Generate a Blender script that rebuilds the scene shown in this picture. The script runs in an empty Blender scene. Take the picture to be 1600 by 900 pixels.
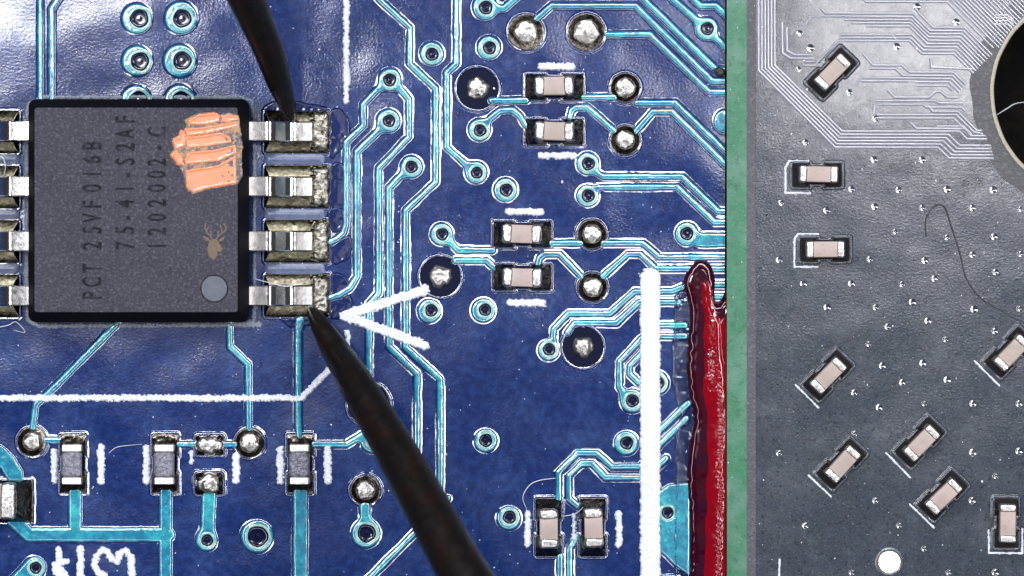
import bpy, bmesh, math, random
import numpy as np
from mathutils import Vector, Matrix

random.seed(7)
RNG = np.random.default_rng(11)
C = bpy.context.scene.collection
SC = bpy.context.scene

# ------------------------------------------------------------------ camera, world, lamps, exposure
CAM_H = 60.0
cam_data = bpy.data.cameras.new('microscope_camera')
cam = bpy.data.objects.new('microscope_camera', cam_data)
C.objects.link(cam)
cam.location = (0, 0, CAM_H)
cam_data.sensor_width = 36.0
cam_data.lens = 36.0 * CAM_H / 16.0
cam_data.clip_start = 1.0
cam_data.clip_end = 500.0
cam_data.dof.use_dof = True
cam_data.dof.focus_distance = CAM_H - 0.2
cam_data.dof.aperture_fstop = 0.12
SC.camera = cam

world = bpy.data.worlds.new('World')
SC.world = world
world.use_nodes = True
world.node_tree.nodes['Background'].inputs[0].default_value = (0.75, 0.8, 1.0, 1)
world.node_tree.nodes['Background'].inputs[1].default_value = 0.12

SC.view_settings.view_transform = 'Standard'
SC.view_settings.look = 'None'
SC.view_settings.exposure = -1.4
SC.view_settings.gamma = 1.0
SC.cycles.use_denoising = True
SC.cycles.max_bounces = 6

def area_lamp(name, loc, aim, sx, sy, radiance, color=(1, 1, 1)):
    d = bpy.data.lights.new(name, 'AREA')
    d.shape = 'RECTANGLE'
    d.size, d.size_y = sx, sy
    d.energy = radiance * math.pi * sx * sy
    d.color = color
    o = bpy.data.objects.new(name, d)
    C.objects.link(o)
    o.location = loc
    z = (Vector(loc) - Vector(aim)).normalized()
    t = Vector((-loc[1], loc[0], 0)).normalized() if name == 'ring_lamp' else Vector((1, 0, 0))   # long side along the ring, or level
    x = (t - z * t.dot(z)).normalized()
    o.rotation_euler = Matrix((x, z.cross(x), z)).transposed().to_euler()
    return o

# LED ring of the microscope
RING_N, RING_R, RING_H = 20, 34.0, 40.0
for i in range(RING_N):
    a = 2 * math.pi * (i + .5) / RING_N
    # brighter on the far side
    k = 1.0 + 0.62 * math.cos(a - math.radians(65))
    area_lamp('ring_lamp', (RING_R * math.cos(a), RING_R * math.sin(a), RING_H), (0, 0, 0),
              2 * math.pi * RING_R / RING_N * 1.02, 4.2, 55.0 * k, (0.97, 0.97, 1.0))
# added fill panels overhead, and unseen lamps added for glare on the upper parts
area_lamp('overhead_fill', (5, 0, 75), (0, 0, 0), 26, 26, 0.5, (0.97, 0.97, 1.0))
area_lamp('overhead_fill', (-12.4, 2.2, 72), (-5.5, 1.2, 0), 13.5, 9, 4.3, (0.98, 0.97, 1.0))  # added so that the chip's pins reflect white
area_lamp('glare_lamp', (-19.5, 14.0, 72), (0, 0, 0), 14, 9, 125, (0.93, 0.93, 1.0))
area_lamp('glare_lamp', (5.5, 12.0, 72), (2, 3, 0), 8, 4, 14, (0.90, 0.88, 1.0))
area_lamp('glare_lamp', (15.5, 9.5, 72), (4, 2, 0), 11, 7, 60, (1.0, 0.98, 1.0))

# ------------------------------------------------------------------ helpers
S = 0.01                                   # one photograph pixel is 0.01 units

def PX(x, y, z=0.0):
    return ((x - 800) * S, (450 - y) * S, z)

def vnoise(x, y, scale, seed=0):
    """smooth value noise in -1..1, wavelength about 2*scale"""
    r = np.random.default_rng(seed)
    n = 257
    t = r.uniform(-1, 1, (n, n))
    u = np.asarray(x) / scale + 1000.3
    v = np.asarray(y) / scale + 1000.7
    iu = np.floor(u).astype(int); iv = np.floor(v).astype(int)
    fu = u - iu; fv = v - iv
    fu = fu * fu * (3 - 2 * fu); fv = fv * fv * (3 - 2 * fv)
    a = t[iu % n, iv % n]; b = t[(iu + 1) % n, iv % n]
    c = t[iu % n, (iv + 1) % n]; d = t[(iu + 1) % n, (iv + 1) % n]
    return (a * (1 - fu) + b * fu) * (1 - fv) + (c * (1 - fu) + d * fu) * fv

def link(name, me, parent=None, mats=()):
    o = bpy.data.objects.new(name, me)
    C.objects.link(o)
    for m in mats:
        if m.name not in [k.name for k in me.materials if k]:
            me.materials.append(m)
    if parent is not None:
        o.parent = parent
    return o

def thing(name, label, cat, loc=(0, 0, 0), rz=0.0, group=None):
    o = bpy.data.objects.new(name, None)
    C.objects.link(o)
    o.empty_display_size = 0.2
    o.location = loc
    o.rotation_euler = (0, 0, rz)
    o['label'] = label
    o['category'] = cat
    if group:
        o['group'] = group
    return o

def mesh_np(name, V, F, smooth=True, attr=None, mat_idx=None):
    me = bpy.data.meshes.new(name)
    V = np.asarray(V, dtype=np.float32)
    F = np.asarray(F, dtype=np.int32)
    k = F.shape[1]
    me.vertices.add(len(V)); me.vertices.foreach_set('co', V.ravel())
    me.loops.add(F.size); me.loops.foreach_set('vertex_index', F.ravel())
    me.polygons.add(len(F))
    me.polygons.foreach_set('loop_start', np.arange(0, F.size, k, dtype=np.int32))
    me.polygons.foreach_set('use_smooth', np.full(len(F), smooth, dtype=bool))
    if mat_idx is not None:
        me.polygons.foreach_set('material_index', np.asarray(mat_idx, dtype=np.int32))
    me.update(calc_edges=True)
    if attr is not None:
        at = me.attributes.new('cu', 'FLOAT', 'POINT')
        at.data.foreach_set('value', np.asarray(attr, dtype=np.float32))
    me.validate()
    return me

# ---- signed distances in pixels
def sd_seg(X, Y, a, b, r):
    ax, ay = a; bx, by = b
    dx, dy = bx - ax, by - ay
    L = dx * dx + dy * dy + 1e-9
    t = np.clip(((X - ax) * dx + (Y - ay) * dy) / L, 0, 1)
    return np.hypot(X - ax - t * dx, Y - ay - t * dy) - r

def sd_line(X, Y, pts, r):
    d = np.full(X.shape, 1e6)
    for a, b in zip(pts[:-1], pts[1:]):
        d = np.minimum(d, sd_seg(X, Y, a, b, r))
    return d

def sd_disc(X, Y, x, y, r):
    return np.hypot(X - x, Y - y) - r

def sd_box(X, Y, x0, y0, x1, y1, r=0.0):
    cx, cy = (x0 + x1) / 2, (y0 + y1) / 2
    qx = np.abs(X - cx) - (x1 - x0) / 2 + r
    qy = np.abs(Y - cy) - (y1 - y0) / 2 + r
    return np.hypot(np.maximum(qx, 0), np.maximum(qy, 0)) + np.minimum(np.maximum(qx, qy), 0) - r

def sd_poly(X, Y, pts):
    d = np.full(X.shape, 1e12)
    s = np.ones(X.shape)
    n = len(pts)
    for i in range(n):
        vi = pts[i]; vj = pts[i - 1]
        ex, ey = vj[0] - vi[0], vj[1] - vi[1]
        wx, wy = X - vi[0], Y - vi[1]
        t = np.clip((wx * ex + wy * ey) / (ex * ex + ey * ey + 1e-12), 0, 1)
        d = np.minimum(d, (wx - ex * t) ** 2 + (wy - ey * t) ** 2)
        c1 = Y >= vi[1]; c2 = Y < vj[1]; c3 = ex * wy > ey * wx
        f = (c1 & c2 & c3) | (~c1 & ~c2 & ~c3)
        s = np.where(f, -s, s)
    return s * np.sqrt(d)

def smin(a, b, k):
    h = np.clip(0.5 + 0.5 * (b - a) / k, 0, 1)
    return b * (1 - h) + a * h - k * h * (1 - h)

def field_mesh(name, bbox, sdf, prof, dmax, step=1.0, origin=(800, 450), attr=None, midx=None):
    """height field z=prof(d,X,Y) wherever the signed distance d is below dmax (all in pixels)"""
    x0, y0, x1, y1 = bbox
    xs = np.arange(x0, x1 + step, step); ys = np.arange(y0, y1 + step, step)
    X, Y = np.meshgrid(xs, ys)
    D = sdf(X, Y)
    keep = D < dmax
    cell = keep[:-1, :-1] | keep[1:, :-1] | keep[:-1, 1:] | keep[1:, 1:]
    used = np.zeros(D.shape, bool)
    used[:-1, :-1] |= cell; used[1:, :-1] |= cell; used[:-1, 1:] |= cell; used[1:, 1:] |= cell
    idx = np.full(D.shape, -1, np.int64)
    idx[used] = np.arange(used.sum())
    Z = prof(D, X, Y)
    V = np.stack([(X[used] - origin[0]) * S, (origin[1] - Y[used]) * S, Z[used] * S], 1)
    a = idx[:-1, :-1][cell]; b = idx[:-1, 1:][cell]; c = idx[1:, 1:][cell]; d = idx[1:, :-1][cell]
    F = np.stack([a, d, c, b], 1)
    mi = None
    if midx is not None:
        Dc = (D[:-1, :-1] + D[1:, 1:])[cell] / 2
        mi = midx(Dc)
    at = attr(D[used], X[used], Y[used]) if attr is not None else None
    return mesh_np(name, V, F, True, at, mi)

def sweep_mesh(name, pts, prof, z=0.0, origin=(800, 450), closed=False):
    """flat ribbon profile [(offset,height)...] swept along a mitred polyline, pixels"""
    P = [np.array(p, float) for p in pts]
    n = len(P)
    V = []
    for i, p in enumerate(P):
        if i == 0: t0 = t1 = P[1] - P[0]
        elif i == n - 1: t0 = t1 = P[-1] - P[-2]
        else: t0, t1 = P[i] - P[i - 1], P[i + 1] - P[i]
        t0 = t0 / np.linalg.norm(t0); t1 = t1 / np.linalg.norm(t1)
        n0 = np.array([-t0[1], t0[0]]); n1 = np.array([-t1[1], t1[0]])
        m = n0 + n1; m /= np.linalg.norm(m)
        m = m / max(0.5, float(m @ n0))
        for o, h in prof:
            q = p + m * o
            V.append(((q[0] - origin[0]) * S, (origin[1] - q[1]) * S, (z + h) * S))
    k = len(prof)
    F = []
    for i in range(n - 1):
        for j in range(k - 1):
            a = i * k + j
            F.append((a, a + 1, a + k + 1, a + k))
    return mesh_np(name, V, F)

def tube_mesh(name, pts, radii, seg=10, cap=True):
    """round tube through 3-D points (units)"""
    P = [Vector(p) for p in pts]
    bm = bmesh.new()
    rings = []
    up = Vector((0, 0, 1))
    for i, p in enumerate(P):
        t = (P[min(i + 1, len(P) - 1)] - P[max(i - 1, 0)]).normalized()
        s = t.cross(up)
        if s.length < 1e-5: s = Vector((1, 0, 0))
        s.normalize(); u = s.cross(t).normalized()
        rings.append([bm.verts.new(p + (s * math.cos(2 * math.pi * k / seg) + u * math.sin(2 * math.pi * k / seg)) * radii[i]) for k in range(seg)])
    for a, b in zip(rings[:-1], rings[1:]):
        for k in range(seg):
            bm.faces.new((a[k], a[(k + 1) % seg], b[(k + 1) % seg], b[k]))
    if cap:
        bm.faces.new(rings[0][::-1]); bm.faces.new(rings[-1])
    bmesh.ops.recalc_face_normals(bm, faces=bm.faces)
    for f in bm.faces: f.smooth = True
    me = bpy.data.meshes.new(name); bm.to_mesh(me); bm.free()
    return me

def spline(pts, n=8):
    """Catmull-Rom through points of any dimension"""
    P = [np.array(p, float) for p in pts]
    P = [2 * P[0] - P[1]] + P + [2 * P[-1] - P[-2]]
    out = []
    for i in range(1, len(P) - 2):
        for k in range(n):
            t = k / n
            a, b, c, d = P[i - 1], P[i], P[i + 1], P[i + 2]
            out.append(0.5 * (2 * b + (c - a) * t + (2 * a - 5 * b + 4 * c - d) * t * t + (3 * b - a - 3 * c + d) * t ** 3))
    out.append(P[-2])
    return out

def box_mesh(name, sx, sy, z0, z1, bev=0.02, seg=3, taper=0.0, lump=0.0, seed=0, sub=0):
    """bevelled box centred on the origin"""
    bm = bmesh.new()
    hx, hy = sx / 2, sy / 2
    vs = []
    for z, t in ((z0, 0), (z1, taper)):
        vs.append([bm.verts.new((x * (hx - t), y * (hy - t), z)) for x, y in ((-1, -1), (1, -1), (1, 1), (-1, 1))])
    b, t = vs
    bm.faces.new(b[::-1]); bm.faces.new(t)
    for k in range(4):
        bm.faces.new((b[k], b[(k + 1) % 4], t[(k + 1) % 4], t[k]))
    if bev > 0:
        es = [e for e in bm.edges if max(v.co.z for v in e.verts) > z0 + 1e-6]
        bmesh.ops.bevel(bm, geom=es, offset=bev, segments=seg, affect='EDGES', profile=0.5)
    if sub:
        bmesh.ops.subdivide_edges(bm, edges=bm.edges, cuts=sub, use_grid_fill=True)
    if lump:
        for v in bm.verts:
            q = (v.co.x * 100 + seed * 37, v.co.y * 100 + seed * 91)
            n = float(vnoise(q[0], q[1], 5, 3) + .5 * vnoise(q[0], q[1], 2.4, 4))
            v.co += v.co.normalized() * n * lump
    for f in bm.faces: f.smooth = True
    me = bpy.data.meshes.new(name); bm.to_mesh(me); bm.free()
    return me

# ------------------------------------------------------------------ materials
def mat(name, color, rough=0.5, metal=0.0, ior=1.5, noise=None, bump=None, rnoise=None, cu=None, coat=0.0, trans=0.0, spec=None, coat_ior=1.5):
    """noise=(scale, colour2, lo, hi); bump=(scale, strength, distance); rnoise=(scale, amount)"""
    m = bpy.data.materials.new(name)
    m.use_nodes = True
    nt = m.node_tree; N = nt.nodes; L = nt.links
    p = N['Principled BSDF']
    p.inputs['Base Color'].default_value = (*color, 1)
    p.inputs['Roughness'].default_value = rough
    p.inputs['Metallic'].default_value = metal
    p.inputs['IOR'].default_value = ior
    p.inputs['Coat Weight'].default_value = coat
    p.inputs['Coat Roughness'].default_value = 0.06
    p.inputs['Coat IOR'].default_value = coat_ior
    p.inputs['Transmission Weight'].default_value = trans
    if spec is not None: p.inputs['Specular IOR Level'].default_value = spec
    geo = N.new('ShaderNodeNewGeometry')
    def tex(scale, detail=3.0, rough_=0.6):
        t = N.new('ShaderNodeTexNoise')
        t.inputs['Scale'].default_value = scale
        t.inputs['Detail'].default_value = detail
        t.inputs['Roughness'].default_value = rough_
        L.new(geo.outputs['Position'], t.inputs['Vector'])
        return t
    col = None
    if cu is not None:
        a = N.new('ShaderNodeAttribute'); a.attribute_name = 'cu'
        mx = N.new('ShaderNodeMix'); mx.data_type = 'RGBA'
        mx.inputs[6].default_value = (*color, 1); mx.inputs[7].default_value = (*cu, 1)
        L.new(a.outputs['Fac'], mx.inputs[0])
        col = mx.outputs[2]
    layers = noise if isinstance(noise, list) else ([noise] if noise else [])
    for (sc, c2, lo, hi) in layers:
        t = tex(sc)
        r = N.new('ShaderNodeMapRange')
        r.inputs[1].default_value = lo; r.inputs[2].default_value = hi
        L.new(t.outputs['Fac'], r.inputs[0])
        mx = N.new('ShaderNodeMix'); mx.data_type = 'RGBA'
        L.new(r.outputs[0], mx.inputs[0])
        if col is not None: L.new(col, mx.inputs[6])
        else: mx.inputs[6].default_value = (*color, 1)
        if len(c2) == 4:       # multiply
            ml = N.new('ShaderNodeMix'); ml.data_type = 'RGBA'; ml.blend_type = 'MULTIPLY'
            ml.inputs[0].default_value = 1.0
            if col is not None: L.new(col, ml.inputs[6])
            else: ml.inputs[6].default_value = (*color, 1)
            ml.inputs[7].default_value = c2
            ml.clamp_result = False
            L.new(ml.outputs[2], mx.inputs[7])
        else:
            mx.inputs[7].default_value = (*c2, 1)
        col = mx.outputs[2]
    if col is not None: L.new(col, p.inputs['Base Color'])
    if rnoise:
        t = tex(rnoise[0])
        r = N.new('ShaderNodeMapRange')
        r.inputs[1].default_value = 0.3; r.inputs[2].default_value = 0.7
        r.inputs[3].default_value = max(0.02, rough - rnoise[1]); r.inputs[4].default_value = rough + rnoise[1]
        L.new(t.outputs['Fac'], r.inputs[0]); L.new(r.outputs[0], p.inputs['Roughness'])
    if bump:
        bs = bump if isinstance(bump, list) else [bump]
        prev = None
        for sc, st, dist in bs:
            t = tex(sc, 2.0)
            b = N.new('ShaderNodeBump')
            b.inputs['Strength'].default_value = st; b.inputs['Distance'].default_value = dist
            L.new(t.outputs['Fac'], b.inputs['Height'])
            if prev: L.new(prev, b.inputs['Normal'])
            prev = b.outputs['Normal']
        L.new(prev, p.inputs['Normal'])
    return m

M = {}
BLUE = (0.0050, 0.0145, 0.073)
MASK_ARGS = dict(cu=(0.012, 0.135, 0.225),
                noise=[(9, (1.7, 1.6, 1.4, 1), .42, .62), (1.1, (2.7, 2.1, 1.45, 1), .47, .74), (38, (3.2, 2.8, 1.8, 1), .60, .74)],
                bump=[(26, .4, .006), (0.38, .7, .17)], rnoise=(6, .05))
M['mask'] = mat('blue_solder_mask', BLUE, 0.14, ior=1.5, coat=.15, **MASK_ARGS)
MASK_ARGS['bump'] = [(24, .2, .004)]; MASK_ARGS['rnoise'] = None
M['tmask'] = mat('solder_mask_over_copper', BLUE, 0.11, ior=1.75, coat=1.0, coat_ior=1.75, **MASK_ARGS)
M['lip'] = mat('pale_via_annulus', (0.27, 0.40, 0.34), 0.14, ior=1.6, coat=.6, noise=[(9, (.10, .30, .30), .42, .62)])
M['hole'] = mat('tented_hole', (0.002, 0.004, 0.022), 0.10, ior=1.5)  # shade of a deep hole put into the near-black colour
M['deep'] = mat('shade_dark_laminate', (0.0015, 0.003, 0.017), 0.5, ior=1.5, spec=.08, bump=(20, .3, .01))  # shade of the recess put into a near-black blue
M['silk'] = mat('white_silkscreen', (0.58, 0.61, 0.67), 0.75, noise=[(26, (.42, .46, .55), .45, .75)], bump=(35, .9, .02))
M['greyink'] = mat('grey_outline_ink', (0.22, 0.25, 0.30), 0.45, noise=(40, (.08, .09, .12), .4, .7), bump=(40, .7, .02))
M['solder'] = mat('solder', (0.37, 0.36, 0.345), 0.36, metal=1.0, noise=[(5, (.2, .19, .18), .5, .75)], bump=[(5, .4, .03)], rnoise=(16, .1))
M['padmetal'] = mat('tinned_pad', (0.12, 0.105, 0.09), 0.22, metal=1.0, noise=[(8, (.05, .045, .04), .4, .7)], bump=[(9, .35, .02)], rnoise=(14, .1))
M['goldpad'] = mat('gold_brown_solder', (0.062, 0.057, 0.041), 0.2, metal=1.0, noise=[(5, (.03, .027, .018), .4, .7)], bump=[(6, .25, .015)], rnoise=(14, .1))
M['heel'] = mat('dull_solder_heel', (0.30, 0.285, 0.25), 0.42, metal=1.0, noise=[(12, (.05, .045, .035), .45, .62)], bump=[(9, .5, .03)], rnoise=(16, .1))
M['terminal'] = mat('plated_terminal', (0.50, 0.49, 0.48), 0.36, metal=1.0, noise=[(16, (.33, .32, .31), .5, .72)], bump=[(14, .5, .03), (40, .3, .01)], rnoise=(16, .1))
M['ceramic'] = mat('tan_ceramic', (0.285, 0.235, 0.205), 0.42, noise=[(5, (.24, .195, .17), .4, .7), (45, (.24, .2, .18), .6, .75)], bump=(45, .25, .008))
M['ceramicpale'] = mat('pinkish_ceramic', (0.31, 0.245, 0.225), 0.38, noise=[(4, (.25, .21, .18), .4, .7), (30, (.2, .16, .14), .6, .75)], bump=(45, .25, .008))
M['pin'] = mat('tin_lead', (0.90, 0.88, 0.85), 0.14, metal=1.0, bump=[(10, .15, .008)], rnoise=(12, .03))
M['bright'] = mat('bright_tin', (0.90, 0.89, 0.88), 0.42, metal=1.0, bump=[(24, .25, .01)], rnoise=(12, .05))
M['chiptop'] = mat('laser_etched_epoxy', (0.031, 0.031, 0.044), 0.6, spec=.22, noise=[(3, (.024, .024, .035), .45, .7), (24, (.075, .073, .092), .50, .70), (30, (.016, .016, .024), .56, .72)], bump=[(26, .8, .03), (60, .5, .012)])
M['chipside'] = mat('shaded_side_epoxy', (0.003, 0.003, 0.005), 0.7, spec=0.06, bump=(40, .4, .01))  # same epoxy as the top; shade of the sides put into the colour
M['ink'] = mat('marking_ink', (0.009, 0.0085, 0.012), 0.7, spec=.1, noise=(11, (.028, .028, .039), .46, .68))
M['dotmark'] = mat('pin_mark_epoxy', (0.050, 0.060, 0.084), 0.4, noise=(9, (.07, .08, .1), .4, .7))
M['copper'] = mat('bare_copper_scrape', (0.52, 0.165, 0.058), 0.26, noise=[(7, (.48, .18, .11), .45, .7)], coat=.8)
M['ochre'] = mat('ochre_scrape_edge', (0.30, 0.17, 0.065), 0.5, noise=[(6, (.075, .068, .072), .36, .5), (16, (.42, .26, .2), .52, .68)], bump=(16, .8, .05))
M['bronze'] = mat('bronze_print', (0.105, 0.070, 0.042), 0.5, noise=(30, (.07, .045, .025), .4, .6))
M['probe'] = mat('blackened_steel', (0.005, 0.0042, 0.004), 0.33, metal=0.0, spec=.16, noise=[(2.2, (.010, .005, .0036), .5, .75)], bump=[(20, .25, .012), (4, .2, .04)], rnoise=(5, .1))
M['red'] = mat('red_lacquer', (0.16, 0.0007, 0.005), 0.09, ior=1.5, noise=[(4, (.12, .0007, .005), .4, .7)])
M['maroon'] = mat('thin_dark_lacquer', (0.026, 0.0004, 0.005), 0.10, ior=1.45, noise=[(5, (.012, .0006, .012), .45, .7)])
M['clear'] = mat('clear_lacquer', (0.75, 0.85, 1.0), 0.04, ior=1.5, trans=1.0)
M['flux'] = mat('flux_film', BLUE, 0.10, ior=1.5, noise=[(16, (.006, .010, .05), .4, .62)], bump=[(4, .2, .03)])
M['dam'] = mat('mask_dam_with_glare', (0.055, 0.075, 0.14), 0.3, ior=1.55, noise=[(5, (.085, .105, .165), .4, .7)], bump=(20, .3, .02))  # mask ridge; its glare is put into the paler grey-blue
M['green'] = mat('green_laminate', (0.017, 0.118, 0.056), 0.4, noise=[(2.2, (.062, .155, .11), .4, .68), (11, (.010, .075, .036), .54, .72), (40, (.10, .25, .17), .6, .78)], bump=(30, .4, .012))
GREY_N = [(7, (.026, .036, .045), .4, .65), (1.3, (.046, .053, .066), .45, .7), (4, (1.6, 1.6, 1.55, 1), .54, .74), (8, (.34, .34, .38, 1), .54, .72),
          (40, (.15, .16, .20), .60, .76), (17, (.35, .35, .4, 1), .56, .70)]
M['grey'] = mat('grey_solder_mask', (0.027, 0.034, 0.048), 0.19, ior=1.55, coat=.35, noise=GREY_N, bump=[(30, .4, .006), (.6, .5, .06)], rnoise=(8, .06))
M['dimple'] = mat('glossy_grey_mask', (0.027, 0.034, 0.048), 0.10, ior=1.75, coat=1.0, coat_ior=1.75, noise=GREY_N)
M['greytrace'] = mat('shine_pale_mask_over_copper', (0.10, 0.11, 0.14), 0.13, ior=1.7, coat=1.0, coat_ior=1.7, noise=[(30, (.07, .075, .10), .5, .7)], bump=[(30, .2, .004)])  # over copper; part of the ridge shine is put into this paler colour
M['greyedge'] = mat('dark_mask_edge', (0.040, 0.041, 0.048), 0.55, noise=[(20, (.08, .08, .085), .5, .7)], bump=(28, .7, .02))
M['blackpad'] = mat('dark_pad_recess', (0.012, 0.011, 0.012), 0.35, spec=.3, bump=(20, .3, .02))  # dark reflections of the steep solder put into a near-black colour
M['rim'] = mat('pale_hole_rim', (0.26, 0.235, 0.18), 0.45, noise=[(18, (.3, .27, .2), .4, .7)], bump=(24, .6, .03))
M['goldfid'] = mat('gold_fiducial', (0.94, 0.86, 0.64), 0.46, metal=1.0, noise=(16, (.75, .66, .45), .55, .75), bump=(20, .2, .01))
M['wall'] = mat('hole_wall', (0.02, 0.018, 0.02), 0.35)
M['bench'] = mat('bench_top', (0.0025, 0.0022, 0.0025), 0.75, spec=.05, noise=(3, (.006, .005, .003), .45, .7), bump=(8, .3, .05))
M['hair'] = mat('dark_hair', (0.010, 0.010, 0.012), 0.4)
M['fibre'] = mat('pale_fibre', (0.45, 0.47, 0.52), 0.4)
M['dust'] = mat('pale_dust', (0.55, 0.57, 0.66), 0.6)
M['soot'] = mat('black_dirt', (0.005, 0.005, 0.006), 0.5, bump=(14, .8, .05))
M['coatgrey'] = mat('grey_glassy_overcoat', (0.16, 0.16, 0.20), 0.15, ior=1.5, noise=[(14, (.09, .09, .12), .4, .65)], bump=[(16, .8, .06), (6, .5, .06)])
M['resdark'] = mat('dark_ceramic', (0.02, 0.02, 0.022), 0.3, bump=(20, .4, .02))

# ------------------------------------------------------------------ setting
def plate(name, x0, y0, x1, y1, z0, z1, m, parent=None, hole=None, side=None, pits=()):
    """board slab in pixel coordinates, optional round hole"""
    bm = bmesh.new()
    loops = []
    outer = [PX(x0, y1, z1), PX(x1, y1, z1), PX(x1, y0, z1), PX(x0, y0, z1)]
    vo = [bm.verts.new(v) for v in outer]
    for k in range(4): bm.edges.new((vo[k], vo[(k + 1) % 4]))
    rings = [vo]
    if hole:
        hx, hy, hr = hole
        for hx, hy, hr, n in [(*hole, 128)] + list(pits):
            vh = [bm.verts.new(PX(hx + hr * math.cos(2 * math.pi * k / n), hy + hr * math.sin(2 * math.pi * k / n), z1)) for k in range(n)]
            for k in range(n): bm.edges.new((vh[k], vh[(k + 1) % n]))
            rings.append(vh)
    bmesh.ops.triangle_fill(bm, edges=bm.edges[:], use_beauty=True, use_dissolve=False)
    for f in bm.faces:
        if f.normal.z < 0: f.normal_flip()
    for r in rings:
        lo = [bm.verts.new((v.co.x, v.co.y, z0)) for v in r]
        n = len(r)
        for k in range(n):
            f = bm.faces.new((r[k], lo[k], lo[(k + 1) % n], r[(k + 1) % n]))
            f.material_index = 1 if side else 0
    me = bpy.data.meshes.new(name); bm.to_mesh(me); bm.free()
    return link(name, me, parent, [m] + ([side] if side else []))

bench = plate('bench_top', -900, -900, 2600, 1800, -1.6, -1.3, M['bench'])
bench['kind'] = 'structure'

# ------------------------------------------------------------------ blue board
blue = thing('circuit_board', 'blue circuit board with teal traces and white printed lines under the black chip', 'circuit board')
sub = plate('substrate', -160, -160, 1133, 1060, -0.6, 0.0, M['mask'], blue, side=M['deep'])

TRP_D = np.array([-60, -3.4, -2.9, -0.9, 0.5, 3.6, 4.3])
TRP_Z = np.array([3.55, 3.53, 3.41, 2.68, 1.15, 0.0, -0.25])

def trace_prof(D, X, Y):
    d = D + 0.14 * vnoise(X, Y, 6, 5) + 0.6 * vnoise(X, Y, 21, 6)
    return np.interp(d, TRP_D, TRP_Z) + 0.07 * vnoise(X, Y, 5, 8) * (d < -3)

def cu_attr(D, X, Y):
    return np.clip((0.6 - D) / 1.8, 0, 1)

def bbox_of(lines, discs, polys, pad=8):
    xs, ys = [], []
    for pts, r in lines:
        for x, y in pts: xs += [x - r, x + r]; ys += [y - r, y + r]
    for x, y, r in discs: xs += [x - r, x + r]; ys += [y - r, y + r]
    for p in polys:
        for x, y in p: xs.append(x); ys.append(y)
    return (max(min(xs) - pad, -40), max(min(ys) - pad, -40), min(max(xs) + pad, 1640), min(max(ys) + pad, 940))

def net(name, lines=(), discs=(), polys=(), k=9.0, clip_x=1132, step=0.8, parent=None, vias=()):
    bb = list(bbox_of(lines, discs, polys))
    bb[2] = min(bb[2], clip_x)
    def sdf(X, Y):
        d = None
        for pts, r in lines:
            e = sd_line(X, Y, pts, r)
            d = e if d is None else np.minimum(d, e)
        for p in polys:
            e = sd_poly(X, Y, p)
            d = e if d is None else smin(d, e, 4)
        for x, y, r in discs:
            e = sd_disc(X, Y, x, y, r)
            d = e if d is None else smin(d, e, k)
        return d
    def prof(D, X, Y):
        z = trace_prof(D, X, Y)
        for x, y, r in vias: z = np.where(np.hypot(X - x, Y - y) < r + 4.4, -0.4, z)
        return z
    me = field_mesh(name, bb, sdf, prof, 4.3, step, attr=cu_attr)
    return link(name, me, parent or blue, [M['tmask']])

def via(parent, x, y, rh, big=False):
    """pale raised lip round a dark tented hole"""
    seg = 36
    rh = rh + 0.5
    rings = [(rh + 6.0, 2.9), (rh + 4.6, 3.45), (rh + 3.2, 3.75), (rh + 1.9, 3.7), (rh + 0.9, 3.2), (rh - 0.4, 1.7), (rh - 1.6, 0.9),
             (rh * .62, .6), (rh * .36, .56), (rh * .22, .6), (rh * .1, .74)]
    V = []
    for r, z in rings:
        for s in range(seg):
            a = 2 * math.pi * s / seg
            rr = r * (1 + 0.03 * math.sin(3 * a + x) + .02 * math.sin(5 * a + y))
            V.append(((x + rr * math.cos(a) - 800) * S, (450 - y + rr * math.sin(a)) * S, z * S))
    F, mi, at = [], [], []
    for i in range(len(rings) - 1):
        for s in range(seg):
            F.append((i * seg + s, (i + 1) * seg + s, (i + 1) * seg + (s + 1) % seg, i * seg + (s + 1) % seg))
            mi.append(0 if i < 4 else 1)
    # close centre with quads collapsed into a point fan
    V.append(((x - 800) * S, (450 - y) * S, rings[-1][1] * S))
    c = len(V) - 1
    b = (len(rings) - 1) * seg
    for s in range(0, seg, 2):
        F.append((b + s, c, b + (s + 2) % seg, b + s + 1)); mi.append(1)
    at = np.ones(len(V)) * 0.85
    me = mesh_np('via', V, F, True, at, mi)
    me.flip_normals()
    return link('via', me, parent, [M['lip'], M['hole']])

W = 4.4
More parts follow.
